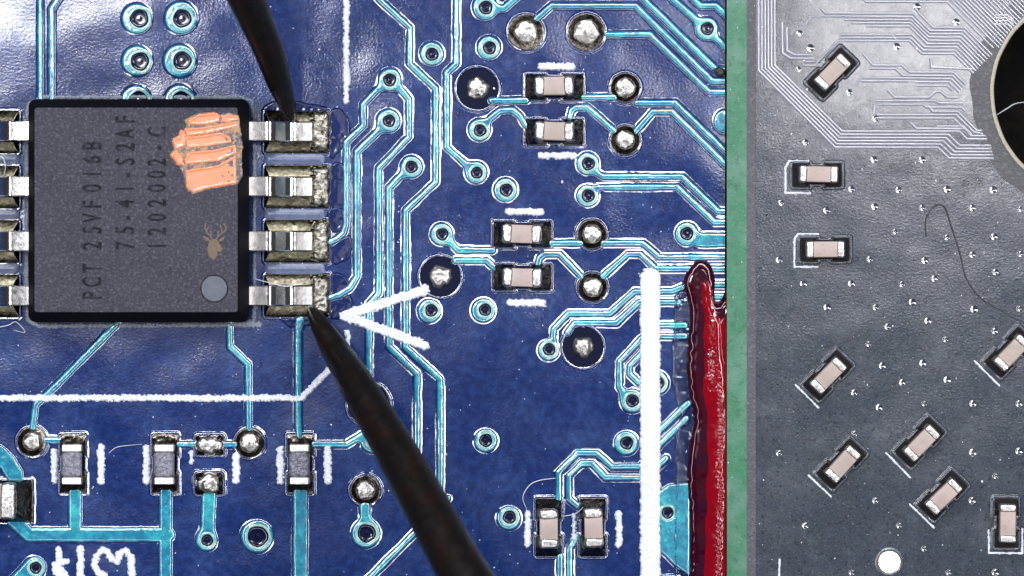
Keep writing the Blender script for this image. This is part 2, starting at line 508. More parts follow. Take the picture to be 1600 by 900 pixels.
# traces of the blue board: (lines, discs, polygons, [vias: x, y, hole radius])
NETS = [
    ([([(63, -30), (63, 170)], 3.8)], [], [], []),
    ([([(108, -26), (90, 0), (81, 14), (81, 170)], 4.6)], [], [], []),
    ([([(568, -28), (593, 0), (641, 44), (640, 100), (681, 139), (681, 285), (634, 329), (634, 543), (688, 592), (688, 780)], W)], [], [], []),
    ([([(643, 261), (625, 276), (608, 294), (608, 541), (652, 584), (652, 740)], W)], [(643, 261, 17)], [], [(643, 261, 8.5)]),
    ([([(609, 124), (588, 142), (568, 163), (568, 196), (541, 222), (541, 350), (537, 364), (527, 373), (516, 378)], W),
      ([(609, 124), (628, 142), (639, 155), (639, 214), (592, 263), (592, 458), (577, 474), (577, 612)], W)], [(609, 124, 17)], [], [(609, 125, 9)]),
    ([([(607, 189), (590, 206), (558, 237), (558, 432), (547, 450), (530, 460), (516, 465)], 4.8)], [(607, 189, 18)], [], [(608, 189, 8.5)]),
    ([([(713, -30), (713, 100), (698, 114), (698, 230), (728, 257), (745, 270)], W)], [(744, 270, 17)], [], [(745, 270, 8)]),
    ([([(758, 12), (788, 13), (812, -8), (830, -30)], 5)], [(758, 12, 19)], [], [(759, 12, 9.5)]),
    ([([(768, 157), (822, 157)], W)], [], [], []),
    ([([(750, 203), (764, 187), (781, 173), (801, 172), (812, 181), (822, 197)], W)], [(749, 203, 17)], [], [(750, 204, 8.5)]),
    ([([(838, 30), (862, 9), (993, 9), (1113, 127), (1150, 127)], W)], [], [], []),
    ([([(948, 54), (1015, 54), (1108, 144), (1150, 144)], W)], [], [], []),
    ([([(975, -31), (1006, -1), (1118, 108), (1150, 110)], W)], [], [], []),
    ([([(1025, -28), (1053, 0), (1104, 45), (1150, 90)], W)], [(1104, 45, 17)], [], [(1105, 45, 9)]),
    ([([(1055, -30), (1084, 0), (1095, 9), (1118, 9), (1150, 36)], W)], [], [], []),
    ([([(905, 152), (960, 152)], W)], [], [], []),
    ([([(995, 161), (1055, 161), (1150, 252)], W)], [], [], []),
    ([([(890, 184), (893, 173), (901, 168), (918, 168), (960, 205)], W)], [], [], []),
    ([([(992, 207), (1020, 175), (1050, 175), (1150, 273)], W)], [], [], []),
    ([], [(1133, 190, 18)], [], []),
    ([([(1112, 444), (1150, 444)], W)], [], [], []),
    ([([(1112, 463), (1150, 463)], W)], [], [], []),
    ([([(919, 256), (931, 269), (942, 276), (1066, 276), (1122, 330), (1150, 331)], W)], [(918, 256, 17)], [], [(919, 256, 9)]),
    ([([(919, 306), (935, 293), (1058, 292), (1116, 347), (1150, 347)], W)], [(918, 306, 17)], [], [(919, 306, 9)]),
    ([([(690, 366), (705, 379), (716, 391), (770, 391)], 4.8)], [(690, 366, 17)], [], [(691, 366, 8.5)]),
    ([([(712, 407), (760, 407), (774, 420)], 4.6)], [], [], []),
    ([([(860, 380), (908, 380)], W)], [], [], []),
    ([([(943, 380), (1004, 380), (1030, 402), (1150, 402)], W)], [], [], []),
    ([([(840, 416), (843, 403), (851, 397), (874, 397), (908, 432)], W)], [], [], []),
    ([([(942, 432), (981, 397), (1000, 397), (1025, 420), (1150, 420)], W)], [], [], []),
    ([([(1092, 375), (1160, 375)], 10.5)], [(1073, 366, 18)], [], [(1073, 365, 9)]),
    ([([(857, 547), (864, 528), (865, 514), (888, 490), (953, 490), (991, 456), (1050, 455), (1080, 443)], W)], [(857, 547, 16)], [], [(858, 546, 8.5)]),
    ([([(886, 520), (897, 505), (963, 505), (998, 472), (1060, 472)], W)], [], [], []),
    ([([(1070, 508), (1022, 508), (968, 565), (968, 604), (976, 618), (988, 625)], W)], [(988, 626, 18)], [], [(988, 626, 9)]),
    ([([(1070, 525), (1027, 525), (984, 572), (984, 584), (997, 597), (1012, 600)], W)], [(1026, 598, 18)], [], [(1028, 598, 9)]),
    ([([(873, 780), (873, 738), (902, 708), (932, 708), (956, 729), (1000, 729), (1033, 692), (1072, 654)], W)], [], [], []),
    ([([(902, 790), (889, 779), (889, 743), (908, 724), (925, 724), (946, 746), (1010, 746), (1040, 716)], W)], [], [], []),
    ([([(1010, 693), (1033, 670), (1075, 630)], W)], [], [], []),
    ([], [], [[(1020, 775), (1044, 757), (1078, 754), (1078, 900), (1055, 884), (1020, 850)]], [(1043, 801, 8)]),
    ([([(1025, 905), (1060, 903), (1075, 915)], 6)], [], [], []),
    ([([(875, 868), (875, 935)], W)], [], [], []),
    ([([(902, 838), (890, 856), (890, 935)], W)], [], [], []),
    ([([(55, 887), (28, 915)], 17)], [], [], [(56, 887, 8)]),
    ([([(20, 812), (46, 835), (262, 835)], 11), ([(117.5, 770), (117.5, 835)], 9.5), ([(259, 768), (259, 935)], 9.5)], [], [], []),
    ([([(327, 768), (324, 842)], 10.5)], [(323, 844, 16)], [], [(324, 844, 8)]),
    ([([(469.5, 768), (469.5, 935)], 11)], [], [], []),
    ([([(570, 792), (572, 828)], 8)], [(572, 833, 22)], [], [(573, 833, 13)]),
    ([([(466, 500), (466, 660), (468, 682)], W)], [], [], []),
    ([([(359, 500), (360, 542), (388, 569), (389, 670)], W)], [], [], []),
    ([([(186, 503), (90, 600), (56, 632), (51, 668)], 4.6)], [], [], []),
    ([([(72, 688), (100, 688)], 5)], [], [], []),
    ([([(278, 694), (308, 694)], W)], [], [], []),
    ([([(346, 694), (368, 694)], W)], [], [], []),
    ([([(490, 694), (541, 694), (566, 680)], 4.8)], [(582, 689, 18)], [], [(584, 689, 8)]),
    ([([(700, 778), (648, 832), (550, 930)], W)], [], [], []),
    ([], [], [[(-30, 680), (4, 697), (22, 714), (35, 735), (37, 752), (13, 752), (2, 732), (-30, 716)]], []),
    ([([(470, 500), (467, 512)], 6)], [], [], []),
]
for lines, discs, polys, vias in NETS:
    t = net('trace', lines, discs, polys, vias=vias)
    for x, y, r in vias: via(t, x, y, r)

LANDS = [(214, 29, 23, 218, 29, 13), (283, 28, 25, 285, 29, 13), (214, 95, 23, 219, 96, 13), (281, 95, 25, 285, 95, 13),
         (213, 157, 23, 217, 157, 13), (281, 157, 24, 284, 157, 13), (675, 84, 18, 675, 85, 9), (764, 75, 18, 765, 75, 9),
         (790, 297, 18, 791, 297, 9), (671, 486, 18, 674, 485, 8.5), (755, 485, 18, 758, 484, 8.5), (759, 688, 18, 759, 688, 9),
         (978, 692, 18, 979, 692, 9), (795, 809, 18, 796, 808, 9), (402, 838, 25, 403, 838, 15)]
for x, y, r, hx, hy, rh in LANDS:
    t = net('via_land', [], [(x, y, r)], vias=[(hx, hy, rh)])
    via(t, hx, hy, rh)

# ---- round soldered points
def lump_dome(name, cx, cy, rx, ry, h, z0, seed, parent, m, step=1.0):
    def sdf(X, Y):
        ang = np.arctan2(Y - cy, X - cx)
        k = np.hypot((X - cx) / rx, (Y - cy) / ry)
        w = 1 + .06 * np.sin(3 * ang + seed) + .05 * np.sin(5 * ang + 2.1 * seed) + .03 * np.sin(9 * ang + seed * 3)
        return (k / w - 1) * min(rx, ry)
    def prof(D, X, Y):
        t = np.clip(-D / min(rx, ry), 0, 1)
        e = np.sqrt(np.clip(1 - (1 - t) ** 2, 0, 1))
        lum = 1.0 * vnoise(X + seed * 31, Y, 6.5, 21) + 0.25 * vnoise(X, Y + seed * 17, 3, 22)
        return z0 + h * e + lum * np.clip(t * 4, 0, 1) - 1.5 * (D > 0)
    me = field_mesh(name, (cx - rx - 6, cy - ry - 6, cx + rx + 6, cy + ry + 6), sdf, prof, 1.0, step)
    return link(name, me, parent, [m])

def ring_opening(name, sdf, bbox, floor_mat, floor_z=0.6, slope=None, lip=1.7, seed=0, step=0.9, parent=None, origin=(800, 450), extra=None):
    """mask opening: soft lip outside, drop inside, floor of another material"""
    def prof(D, X, Y):
        d = D + 0.6 * vnoise(X, Y, 8, 31 + seed) + 0.12 * vnoise(X, Y, 3, 32)
        z = np.interp(d, [-60, -2.2, -0.9, 0.4, 1.4, 4.6, 5.4], [floor_z, floor_z, floor_z + .5, lip, lip, 0.0, -0.3])
        if extra is not None:
            z = np.maximum(z, np.where(d < -0.5, extra(d, X, Y), -1))
        return z
    me = field_mesh(name, bbox, sdf, prof, 5.4, step, origin=origin, midx=lambda d: (d < -0.6).astype(np.int32))
    return link(name, me, parent or blue, [M['tmask'], floor_mat])

ROUND = [(746, 138, 34, 20, 'deep'), (688, 432, 33, 20, 'deep'), (911, 542, 33, 19, 'deep'), (576, 632, 34, 20, 'deep'),
         (822, 50, 29, 20, 'ring'), (916, 50, 30, 22, 'ring'), (977, 137, 24, 18, 'ring'), (977, 219, 24, 17, 'ring'),
         (925, 366, 24, 17, 'ring'), (926, 449, 24, 17, 'ring'), (50, 690, 24, 16, 'ring'), (390, 692, 24, 17, 'ring'), (571, 766, 24, 17, 'ring')]
for i, (x, y, ro, rs, kind) in enumerate(ROUND):
    f = M['deep'] if kind == 'deep' else M['padmetal']
    ex = None
    if kind == 'ring':
        def ex(d, X, Y, x=x, y=y, rs=rs, ro=ro):
            r = np.hypot(X - x, Y - y)
            return np.where(r < rs * .8, .8, 0.8 + 5.5 * np.clip(1 - (r - rs * .85) / (ro - rs * .85), 0, 1.1) ** 1.1)
    o = ring_opening('solder_pad', lambda X, Y: sd_disc(X, Y, x, y, ro), (x - ro - 8, y - ro - 8, x + ro + 8, y + ro + 8), f, seed=i, extra=ex)
    rs -= 2
    lump_dome('solder_dome', x, y, rs, rs, 5 if kind == 'ring' else 9, 4 if kind == 'ring' else .5, i + 1.3, o, M['solder'])

for (x0, y0, x1, y1, rx, ry, sd) in ((304, 679, 351, 712, 21, 13.5, 3.3), (304, 737, 350, 774, 17.5, 15.5, 5.1)):
    cx, cy = (x0 + x1) / 2, (y0 + y1) / 2
    def ex(d, X, Y): return 0.8 + np.clip(-d, 0, 9) * .75
    o = ring_opening('solder_pad', lambda X, Y: sd_box(X, Y, x0, y0, x1, y1, 6), (x0 - 8, y0 - 8, x1 + 8, y1 + 8), M['padmetal'], extra=ex)
    lump_dome('solder_dome', cx, cy, rx, ry, 7, 5, sd, o, M['solder'])

# ---- pad pairs under small parts (built round their own centre, placed by object)
def pad_pair_mesh(name, openL, openW, partL, partW, notch, h, step=0.9, lip=1.5):
    """long axis along x; solder climbs towards the part"""
    def sdf(X, Y):
        d = np.minimum(sd_box(X, Y, -openL / 2, -openW / 2, -openL * .12, openW / 2, 2),
                       sd_box(X, Y, openL * .12, -openW / 2, openL / 2, openW / 2, 2))
        return np.minimum(d, sd_box(X, Y, -openL * .2, -openW / 2 + notch, openL * .2, openW / 2 - notch, 0))
    def prof(D, X, Y):
        d = D + 0.4 * vnoise(X, Y, 9, 41) + 0.12 * vnoise(X, Y, 3, 42)
        z = np.interp(d, [-60, -2.2, -0.9, 0.4, 1.4, 4.4, 5.2], [.6, .6, 1.0, lip, lip, 0.0, -0.3])
        dc = sd_box(X, Y, -partL / 2, -partW / 2, partL / 2, partW / 2, 2)
        run = (openL - partL) / 2
        f = h * np.clip(1 - np.maximum(dc, 0) / (run * 1.02), 0, 1) ** 1.25
        f = f * np.clip((np.abs(X) - partL * .22) / 6, 0, 1)
        f = np.minimum(f, np.maximum(-d, 0) * 1.6) + 0.5 * vnoise(X, Y, 6, 43) * (f > 1)
        return np.where(d < -0.8, np.maximum(z, .6 + f), z)
    return field_mesh(name, (-openL / 2 - 8, -openW / 2 - 8, openL / 2 + 8, openW / 2 + 8), sdf, prof, 5.2, step, origin=(0, 0),
                      midx=lambda d: (d < -0.6).astype(np.int32))

def place(name, me, x, y, z, rz, parent, mats):
    o = link(name, me, parent, mats)
    o.location = PX(x, y, z)
    o.rotation_euler = (0, 0, rz)
    return o

PI = math.pi
cap_pad = pad_pair_mesh('solder_pad', 93, 42, 61, 30, 4, 18)
res_pad = pad_pair_mesh('solder_pad', 95, 42, 62, 30, 3, 8.5)
big_pad = pad_pair_mesh('solder_pad', 160, 68, 114, 56, 2, 26)

# ------------------------------------------------------------------ small parts
def fix_scale(root, z=0.15):
    pass

term_me = box_mesh('terminal', .17, .305, 0.03, .30, .055, 4, lump=.010, sub=1)
term_me2 = box_mesh('terminal', .17, .305, 0.03, .30, .055, 4, lump=.010, seed=2, sub=1)
body_me = box_mesh('body', .33, .285, 0.03, .285, .02, 3)

def chip_cap(label, x, y, rz, group, L=61, W_=30, z=0.0, bodym='ceramic', tl=16, name='ceramic_capacitor', smooth=False):
    x += random.uniform(-1, 1); y += random.uniform(-1, 1); rz += math.radians(random.uniform(-2.2, 2.2))
    if random.random() < .45: bodym = 'ceramicpale'
    t = thing(name, label, 'capacitor', PX(x, y, z), rz, group)
    key = (L, W_, tl, smooth)
    if key not in CAP_CACHE:
        lp = 0.004 if smooth else 0.010
        bv = .035 if smooth else .055
        CAP_CACHE[key] = (box_mesh('body', (L - 2 * tl + 6) * S, (W_ - 1.5) * S, .03, .275, .018, 3),
                          box_mesh('terminal', tl * S, W_ * S, .03, .30, bv, 4, lump=lp, sub=1),
                          box_mesh('terminal', tl * S, W_ * S, .03, .30, bv, 4, lump=lp, seed=2, sub=1))
    b, t1, t2 = CAP_CACHE[key]
    o = link('body', b, t, [M['ceramic']])
    o.material_slots[0].link = 'OBJECT'; o.material_slots[0].material = M[bodym]
    for s, me in ((-1, t1), (1, t2)):
        o = link('terminal', me, t, [M['terminal']])
        o.location = (s * (L - tl) / 2 * S, 0, 0)
    return t
CAP_CACHE = {}

GB = 'small tan capacitors on the blue board'
BLUE_CAPS = [
    (866, 136, 0, 'tan chip capacitor under a short white bar, topmost on the blue board'),
    (866, 206, 0, 'pinkish tan chip capacitor just above a short white bar, second from the top'),
    (816, 366, 0, 'tan chip capacitor below a short white bar in the middle of the blue board'),
    (816, 433, 0, 'tan chip capacitor right of the white arrow, just above a short white bar'),
    (857, 824, PI / 2, 'upright tan chip capacitor at the bottom, the one nearer the black probe'),
    (926, 824, PI / 2, 'upright tan chip capacitor at the bottom, the one nearer the thick white bar'),
]
for x, y, rz, lab in BLUE_CAPS:
    place('solder_pad', cap_pad, x, y, 0, rz, blue, [M['tmask'], M['padmetal']])
    chip_cap(lab, x, y, rz, GB)

def resistor(x, y, label):
    t = thing('chip_resistor', label, 'resistor', PX(x, y), PI / 2, 'grey coated resistors below the chip')
    link('body', RES[0], t, [M['resdark']])
    link('overcoat', RES[1], t, [M['coatgrey']])
    for s in (-1, 1):
        o = link('terminal', RES[2], t, [M['bright']])
        o.location = (s * .255, 0, 0)
    return t
def coat_mesh():
    def sdf(X, Y): return sd_box(X, Y, -20, -15, 20, 15, 7)
    def prof(D, X, Y):
        t = np.clip(-D / 5, 0, 1)
        return 19 + 4.5 * np.sqrt(1 - (1 - t) ** 2) + .5 * vnoise(X, Y, 5, 51) + .3 * vnoise(X, Y, 2, 52) - 2 * (D > 0)
    return field_mesh('overcoat', (-24, -18, 24, 18), sdf, prof, 1.0, 1.0, origin=(0, 0))
RES = (box_mesh('body', .50, .29, .03, .20, .02, 2), coat_mesh(), box_mesh('terminal', .11, .30, .03, .225, .018, 3))
for x, y, lab in ((114, 725, 'grey glassy chip resistor standing on the first teal stub at the far left'),
                  (258, 725, 'grey glassy chip resistor beside the two square solder points'),
                  (469, 725, 'grey glassy chip resistor on the wide vertical teal trace left of the probe')):
    place('solder_pad', res_pad, x, y, 0, PI / 2, blue, [M['tmask'], M['padmetal']])
    resistor(x, y, lab)
place('solder_pad', big_pad, -28, 783, 0, 0, blue, [M['tmask'], M['padmetal']])
chip_cap('larger brown capacitor cut off at the far left, only its metal end in view', -29, 782, 0, None, L=114, W_=56, tl=24)

# ------------------------------------------------------------------ white print on the blue board
def silk(name, lines, z=4.6, r_noise=1.7, m='silk', parent=None, base=0.0, rough=2.7):
    bb = bbox_of(lines, [], [], 6)
    def sdf(X, Y):
        d = None
        for pts, r in lines:
            e = sd_line(X, Y, pts, r)
            d = e if d is None else np.minimum(d, e)
        return d + r_noise * vnoise(X, Y, rough, 61) + .6 * r_noise * vnoise(X, Y, 9, 62)
    def prof(D, X, Y):
        t = np.clip(-D / 2.5, 0, 1)
        return base + np.where(D > 0.2, -0.3, z * (0.25 + .75 * np.sqrt(1 - (1 - t) ** 2)) + .7 * vnoise(X, Y, 2.6, 63) * (D < -1))
    me = field_mesh(name, bb, sdf, prof, 0.8, 0.9)
    return link(name, me, parent or blue, [M[m]])

silk('printed_line', [([(541, -30), (541, 158)], 4.2)])
silk('printed_line', [([(543, 520), (543, 540)], 4)])
silk('printed_arrow', [([(538, 493), (664, 453)], 7.5), ([(538, 493), (663, 540)], 7.5)])
silk('printed_line', [([(-30, 622), (472, 622)], 4.6), ([(472, 622), (520, 571)], 4.6)])
for pts, r in (([(846, 104), (894, 104)], 5), ([(846, 243), (896, 243)], 5), ([(795, 331), (846, 331)], 5), ([(797, 473), (849, 473)], 5),
               ([(825, 802), (825, 850)], 5), ([(897, 806), (897, 842)], 2.6), ([(967, 802), (967, 851)], 4.6), ([(158, 699), (158, 751)], 5),
               ([(85, 706), (84, 750)], 5), ([(229, 700), (229, 752)], 5), ([(299, 708), (299, 722)], 3), ([(369, 712), (369, 751)], 5.2),
               ([(438, 702), (438, 752)], 4.8), ([(512, 700), (512, 752)], 5)):
    silk('printed_bar', [(pts, r)])
silk('printed_bar', [([(1016, 434), (1016, 960)], 15.5)], z=5.5, r_noise=1.3)
silk('printed_letter', [([(91, 858), (93, 900)], 4.6), ([(83, 882), (104, 878)], 3.6), ([(90, 890), (98, 902)], 9)])
silk('printed_letter', [([(126, 858), (126, 915)], 5.5)])
silk('printed_letter', [([(174, 872), (167, 861), (158, 860), (150, 869), (148, 882), (153, 893), (162, 900)], 5)])
silk('printed_letter', [([(183, 877), (187, 866), (195, 860), (203, 868), (206, 884), (206, 915)], 5)])

# ------------------------------------------------------------------ memory chip
CHX, CHY = 221, 330
chip = thing('memory_chip', 'black eight legged memory chip with a scraped copper patch, held by both probes', 'chip', PX(CHX, CHY))
ZC = 0.80
def chip_body():
    bm = bmesh.new()
    def ring(x0, y0, x1, y1, r, z, n=6):
        vs = []
        for cx, cy, a0 in ((x1 - r, y0 + r, 0), (x0 + r, y0 + r, 90), (x0 + r, y1 - r, 180), (x1 - r, y1 - r, 270)):
            for k in range(n + 1):
                a = math.radians(a0 + 90 * k / n)
                vs.append(bm.verts.new(((cx + r * math.cos(a) - CHX) * S, (CHY - cy + r * math.sin(a)) * S, z)))
        return vs
    rs = [ring(59, 166, 383, 494, 8, .08), ring(50, 157, 392, 503, 12, .36), ring(50, 157, 392, 503, 12, .44), ring(62, 170, 379, 489, 5, ZC - .03), ring(64, 172, 377, 487, 4, ZC)]
    for a, b in zip(rs[:-1], rs[1:]):
        n = len(a)
        for k in range(n):
            f = bm.faces.new((a[k], a[(k + 1) % n], b[(k + 1) % n], b[k])); f.material_index = 1
    f = bm.faces.new(rs[-1]); f.material_index = 0
    bmesh.ops.recalc_face_normals(bm, faces=bm.faces)
    me = bpy.data.meshes.new('body'); bm.to_mesh(me); bm.free()
    return me
link('body', chip_body(), chip, [M['chiptop'], M['chipside']])

def gull_mesh(sgn):
    """lead: shoulder, bend, foot; x runs away from the body"""
    path = [(-6, 40), (27, 40), (33, 39.2), (38, 36.5), (43, 31.5), (56, 16.5), (61, 11.5), (66, 8.4), (71, 7.2), (75, 7.0), (98, 7.0)]
    th, hw, bv = 6.0, 15.5, 1.6
    path = [(p[0], p[1]) for p in path]
    cross = [(-hw, -th), (-hw, -bv), (-hw + bv, 0), (hw - bv, 0), (hw, -bv), (hw, -th)]
    V, F = [], []
    for i, (x, z) in enumerate(path):
        a = path[max(i - 1, 0)]; b = path[min(i + 1, len(path) - 1)]
        tx, tz = b[0] - a[0], b[1] - a[1]
        l = math.hypot(tx, tz); nx, nz = -tz / l, tx / l
        for y, o in cross:
            V.append((sgn * (x + nx * o) * S, y * S, (z + nz * o) * S))
    k = len(cross)
    for i in range(len(path) - 1):
        for j in range(k - 1):
            f = (i * k + j, i * k + j + 1, (i + 1) * k + j + 1, (i + 1) * k + j)
            F.append(f if sgn < 0 else f[::-1])
    e = (len(path) - 1) * k
    F.append((e, e + 1, e + 2, e + 3)); F.append((e, e + 3, e + 4, e + 5))
    me = mesh_np('pin', V, F, True)
    me.set_sharp_from_angle(angle=math.radians(35))
    return me
gR, gL = gull_mesh(1), gull_mesh(-1)
PINY = [206, 292, 377, 462]
for yy in PINY:
    for me, bx in ((gR, 390), (gL, 52)):
        o = link('pin', me, chip, [M['pin']])
        o.location = ((bx - CHX) * S, (CHY - yy) * S, 0)

# pads under the pins
def pin_pad_mesh():
    def sdf(X, Y): return sd_box(X, Y, -53, -35, 51, 34, 5)
    def prof(D, X, Y):
        d = D + .4 * vnoise(X, Y, 5, 71)
        z = np.interp(d, [-60, -2.2, -0.9, 0.4, 1.4, 4.4, 5.2], [.6, .6, 1.0, 1.5, 1.5, 0.0, -0.3])
        ds = np.abs(Y) - 15.5
        f = np.where(ds < -1, 4.0, 8.0 * np.clip(1 - np.maximum(ds, 0) / 19, 0, 1) ** .8)
        endf = np.clip((51 - X) / 24, 0, 1) ** .7
        f = np.minimum(f, 10 * endf)
        f = np.minimum(f, np.maximum(-d, 0) * .9) + (.8 * vnoise(X, Y, 5.5, 72) + .3 * vnoise(X, Y, 2.8, 73)) * (X > 20) * (d < -3)
        return np.where(d < -.8, np.maximum(z, .6 + f), z)
    def mid(d): return (d < -.6).astype(np.int32)
    return field_mesh('solder_pad', (-62, -44, 60, 43), sdf, prof, 5.2, .9, origin=(0, 0), midx=mid)
pp = pin_pad_mesh()
for yy in PINY:
    place('solder_pad', pp, 465, yy, 0, 0, blue, [M['tmask'], M['goldpad']])
    place('solder_pad', pp, -22, yy, 0, PI, blue, [M['tmask'], M['goldpad']])
# solder heaps at the toes
for i, yy in enumerate(PINY):
    me = field_mesh('solder_heel', (484, yy - 36, 520, yy + 34), lambda X, Y: sd_box(X, Y, 488, yy - 30, 514, yy + 29, 5) + 1.2 * vnoise(X, Y, 6, 75),
                    lambda D, X, Y: 2.5 + 6.5 * np.sqrt(np.clip(1 - (1 - np.clip(-D / 9, 0, 1)) ** 2, 0, 1)) + (1.1 * vnoise(X, Y, 5.5, 76) + .5 * vnoise(X, Y, 3, 77)) - 3 * (D > 0), 1.0, .9)
    link('solder_heel', me, blue, [M['heel']])
# mask dams between pads
for yy in (249, 335, 420):
    for x0, x1 in ((414, 506), (-40, 30)):
        me = field_mesh('mask_dam', (x0 - 6, yy - 13, x1 + 6, yy + 13), lambda X, Y: sd_box(X, Y, x0, yy - 8, x1, yy + 8, 5),
                        lambda D, X, Y: np.interp(D + .5 * vnoise(X, Y, 8, 78), [-9, -5, 0, 2], [3.6, 3.1, 1.5, -.3]), 2.0, 1.0)
        link('mask_dam', me, blue, [M['dam']])
# flux film past the toes
def flux(pts, seed):
    xs = [p[0] for p in pts]; ys = [p[1] for p in pts]
    me = field_mesh('flux_residue', (min(xs) - 8, min(ys) - 8, max(xs) + 8, max(ys) + 8),
                    lambda X, Y: sd_poly(X, Y, pts) + 1.6 * vnoise(X, Y, 8, 80 + seed),
                    lambda D, X, Y: np.interp(D, [-14, -6, -1.2, 0, 1.6, 2.4], [2.2, 2.4, 2.6, 1.5, 0.0, -.3]) + .15 * vnoise(X, Y, 6, 81), 2.4, .9)
    link('flux_residue', me, blue, [M['flux']])
def smooth(pts): return [tuple(p) for p in spline(pts + [pts[0]], 5)[:-1]]
flux(smooth([(516, 172), (532, 172), (544, 188), (547, 205), (540, 222), (528, 238), (516, 243)]), 0)
flux(smooth([(516, 258), (530, 255), (538, 265), (541, 290), (538, 320), (516, 328)]), 1)
flux(smooth([(512, 332), (520, 325), (536, 330), (538, 345), (534, 358), (522, 362), (514, 350)]), 2)
flux(smooth([(517, 384), (532, 374), (546, 368), (549, 385), (545, 402), (534, 409), (518, 410)]), 3)
flux(smooth([(517, 428), (530, 428), (541, 436), (546, 450), (534, 458), (520, 460)]), 4)
flux(smooth([(517, 470), (533, 466), (546, 462), (549, 476), (542, 492), (518, 496)]), 5)
flux(smooth([(410, 172), (424, 160), (450, 158), (500, 166), (512, 174), (460, 176)]), 6)
flux(smooth([(440, 498), (448, 508), (466, 511), (484, 506), (488, 498)]), 7)

# grey print and glue showing round the chip
silk('chip_outline', [([(397, 226), (397, 276)], 2.6)], z=3, m='greyink', r_noise=.8)
silk('chip_outline', [([(397, 312), (397, 360)], 2.6)], z=3, m='greyink', r_noise=.8)
silk('chip_outline', [([(397, 397), (397, 445)], 2.6)], z=3, m='greyink', r_noise=.8)
silk('chip_outline', [([(397, 478), (397, 500), (390, 507), (60, 509), (44, 500), (43, 480)], 3.4)], z=3.4, m='greyink', r_noise=1.2)
silk('chip_outline', [([(388, 506), (404, 506)], 5)], z=4, m='greyink', r_noise=2)
for a, b in ((222, 276), (310, 362), (394, 446)):
    silk('chip_outline', [([(42, a), (42, b)], 3.4)], z=3, m='greyink', r_noise=1)
silk('chip_outline', [([(43, 190), (44, 165), (50, 158), (70, 152), (380, 152), (394, 158), (397, 190)], 2.4)], z=2.4, m='greyink', r_noise=1.4)

# lettering on the top face, read from the right-hand side of the photograph
def lettering(items, xc, hgt):
    for ch, yc in items:
        bm = bmesh.new()
        cu = bpy.data.curves.new('glyph', 'FONT')
        cu.body = ch; cu.size = 1.0; cu.offset = .020; cu.align_x = 'CENTER'; cu.resolution_u = 3
        ob = bpy.data.objects.new('glyph', cu); C.objects.link(ob)
        dg = bpy.context.evaluated_depsgraph_get()
        me = bpy.data.meshes.new_from_object(ob.evaluated_get(dg))
        n0 = len(bm.verts)
        bm.from_mesh(me); bm.verts.ensure_lookup_table()
        vs = bm.verts[n0:]
        ys = [v.co.y for v in vs]; xs = [v.co.x for v in vs]
        sy = hgt / 0.70; sx = 20.0
        wx = (max(xs) - min(xs)) or 1
        sx = min(sx * 1.25, 15.0 / wx) if ch not in '-1I' else 22
        cx = (max(xs) + min(xs)) / 2
        for v in vs:
            u = (v.co.x - cx) * sx; w = (v.co.y - 0.35) * sy
            # text up points to -x (left) in the photo, reading direction runs up the photo
            v.co = Vector(((xc - w - CHX) * S, (CHY - (yc - u)) * S, ZC + .004))
        bpy.data.objects.remove(ob); bpy.data.curves.remove(cu); bpy.data.meshes.remove(me)
        for f in bm.faces:
            f.normal_update()
            if f.normal.z < 0: f.normal_flip()
        me = bpy.data.meshes.new('letter'); bm.to_mesh(me); bm.free()
        link('letter', me, chip, [M['ink']])
lettering([('P', 461), ('C', 441), ('T', 420), ('2', 385), ('5', 361), ('V', 342), ('F', 321), ('0', 296), ('1', 274), ('6', 252), ('B', 230)], 152, 29)
lettering([('7', 384), ('5', 361), ('-', 342), ('4', 320), ('I', 297), ('-', 276), ('S', 255), ('2', 233), ('A', 212), ('F', 190)], 203, 29)
lettering([('1', 385), ('2', 363), ('0', 341), ('2', 319), ('0', 296), ('0', 275), ('2', 256), ('-', 234), ('C', 209)], 252, 28)

def chip_field(name, bbox, sdf, prof, dmax, m, step=.9):
    me = field_mesh(name, bbox, sdf, prof, dmax, step, origin=(CHX, CHY))
    return link(name, me, chip, [M[m]])
# pin one mark: a shallow round dimple with a dark edge
chip_field('pin_mark', (315, 425, 368, 478), lambda X, Y: sd_disc(X, Y, 341, 451, 20),
           lambda D, X, Y: ZC * 100 + np.interp(D, [-30, -1.2, 0, .6], [.4, .4, .3, -.2]), .6, 'dotmark')
chip_field('pin_mark_edge', (315, 425, 368, 478), lambda X, Y: np.abs(sd_disc(X, Y, 341, 451, 20.4)) - .8,
           lambda D, X, Y: ZC * 100 + np.where(D < .3, .5, -.2), .4, 'ink', .6)
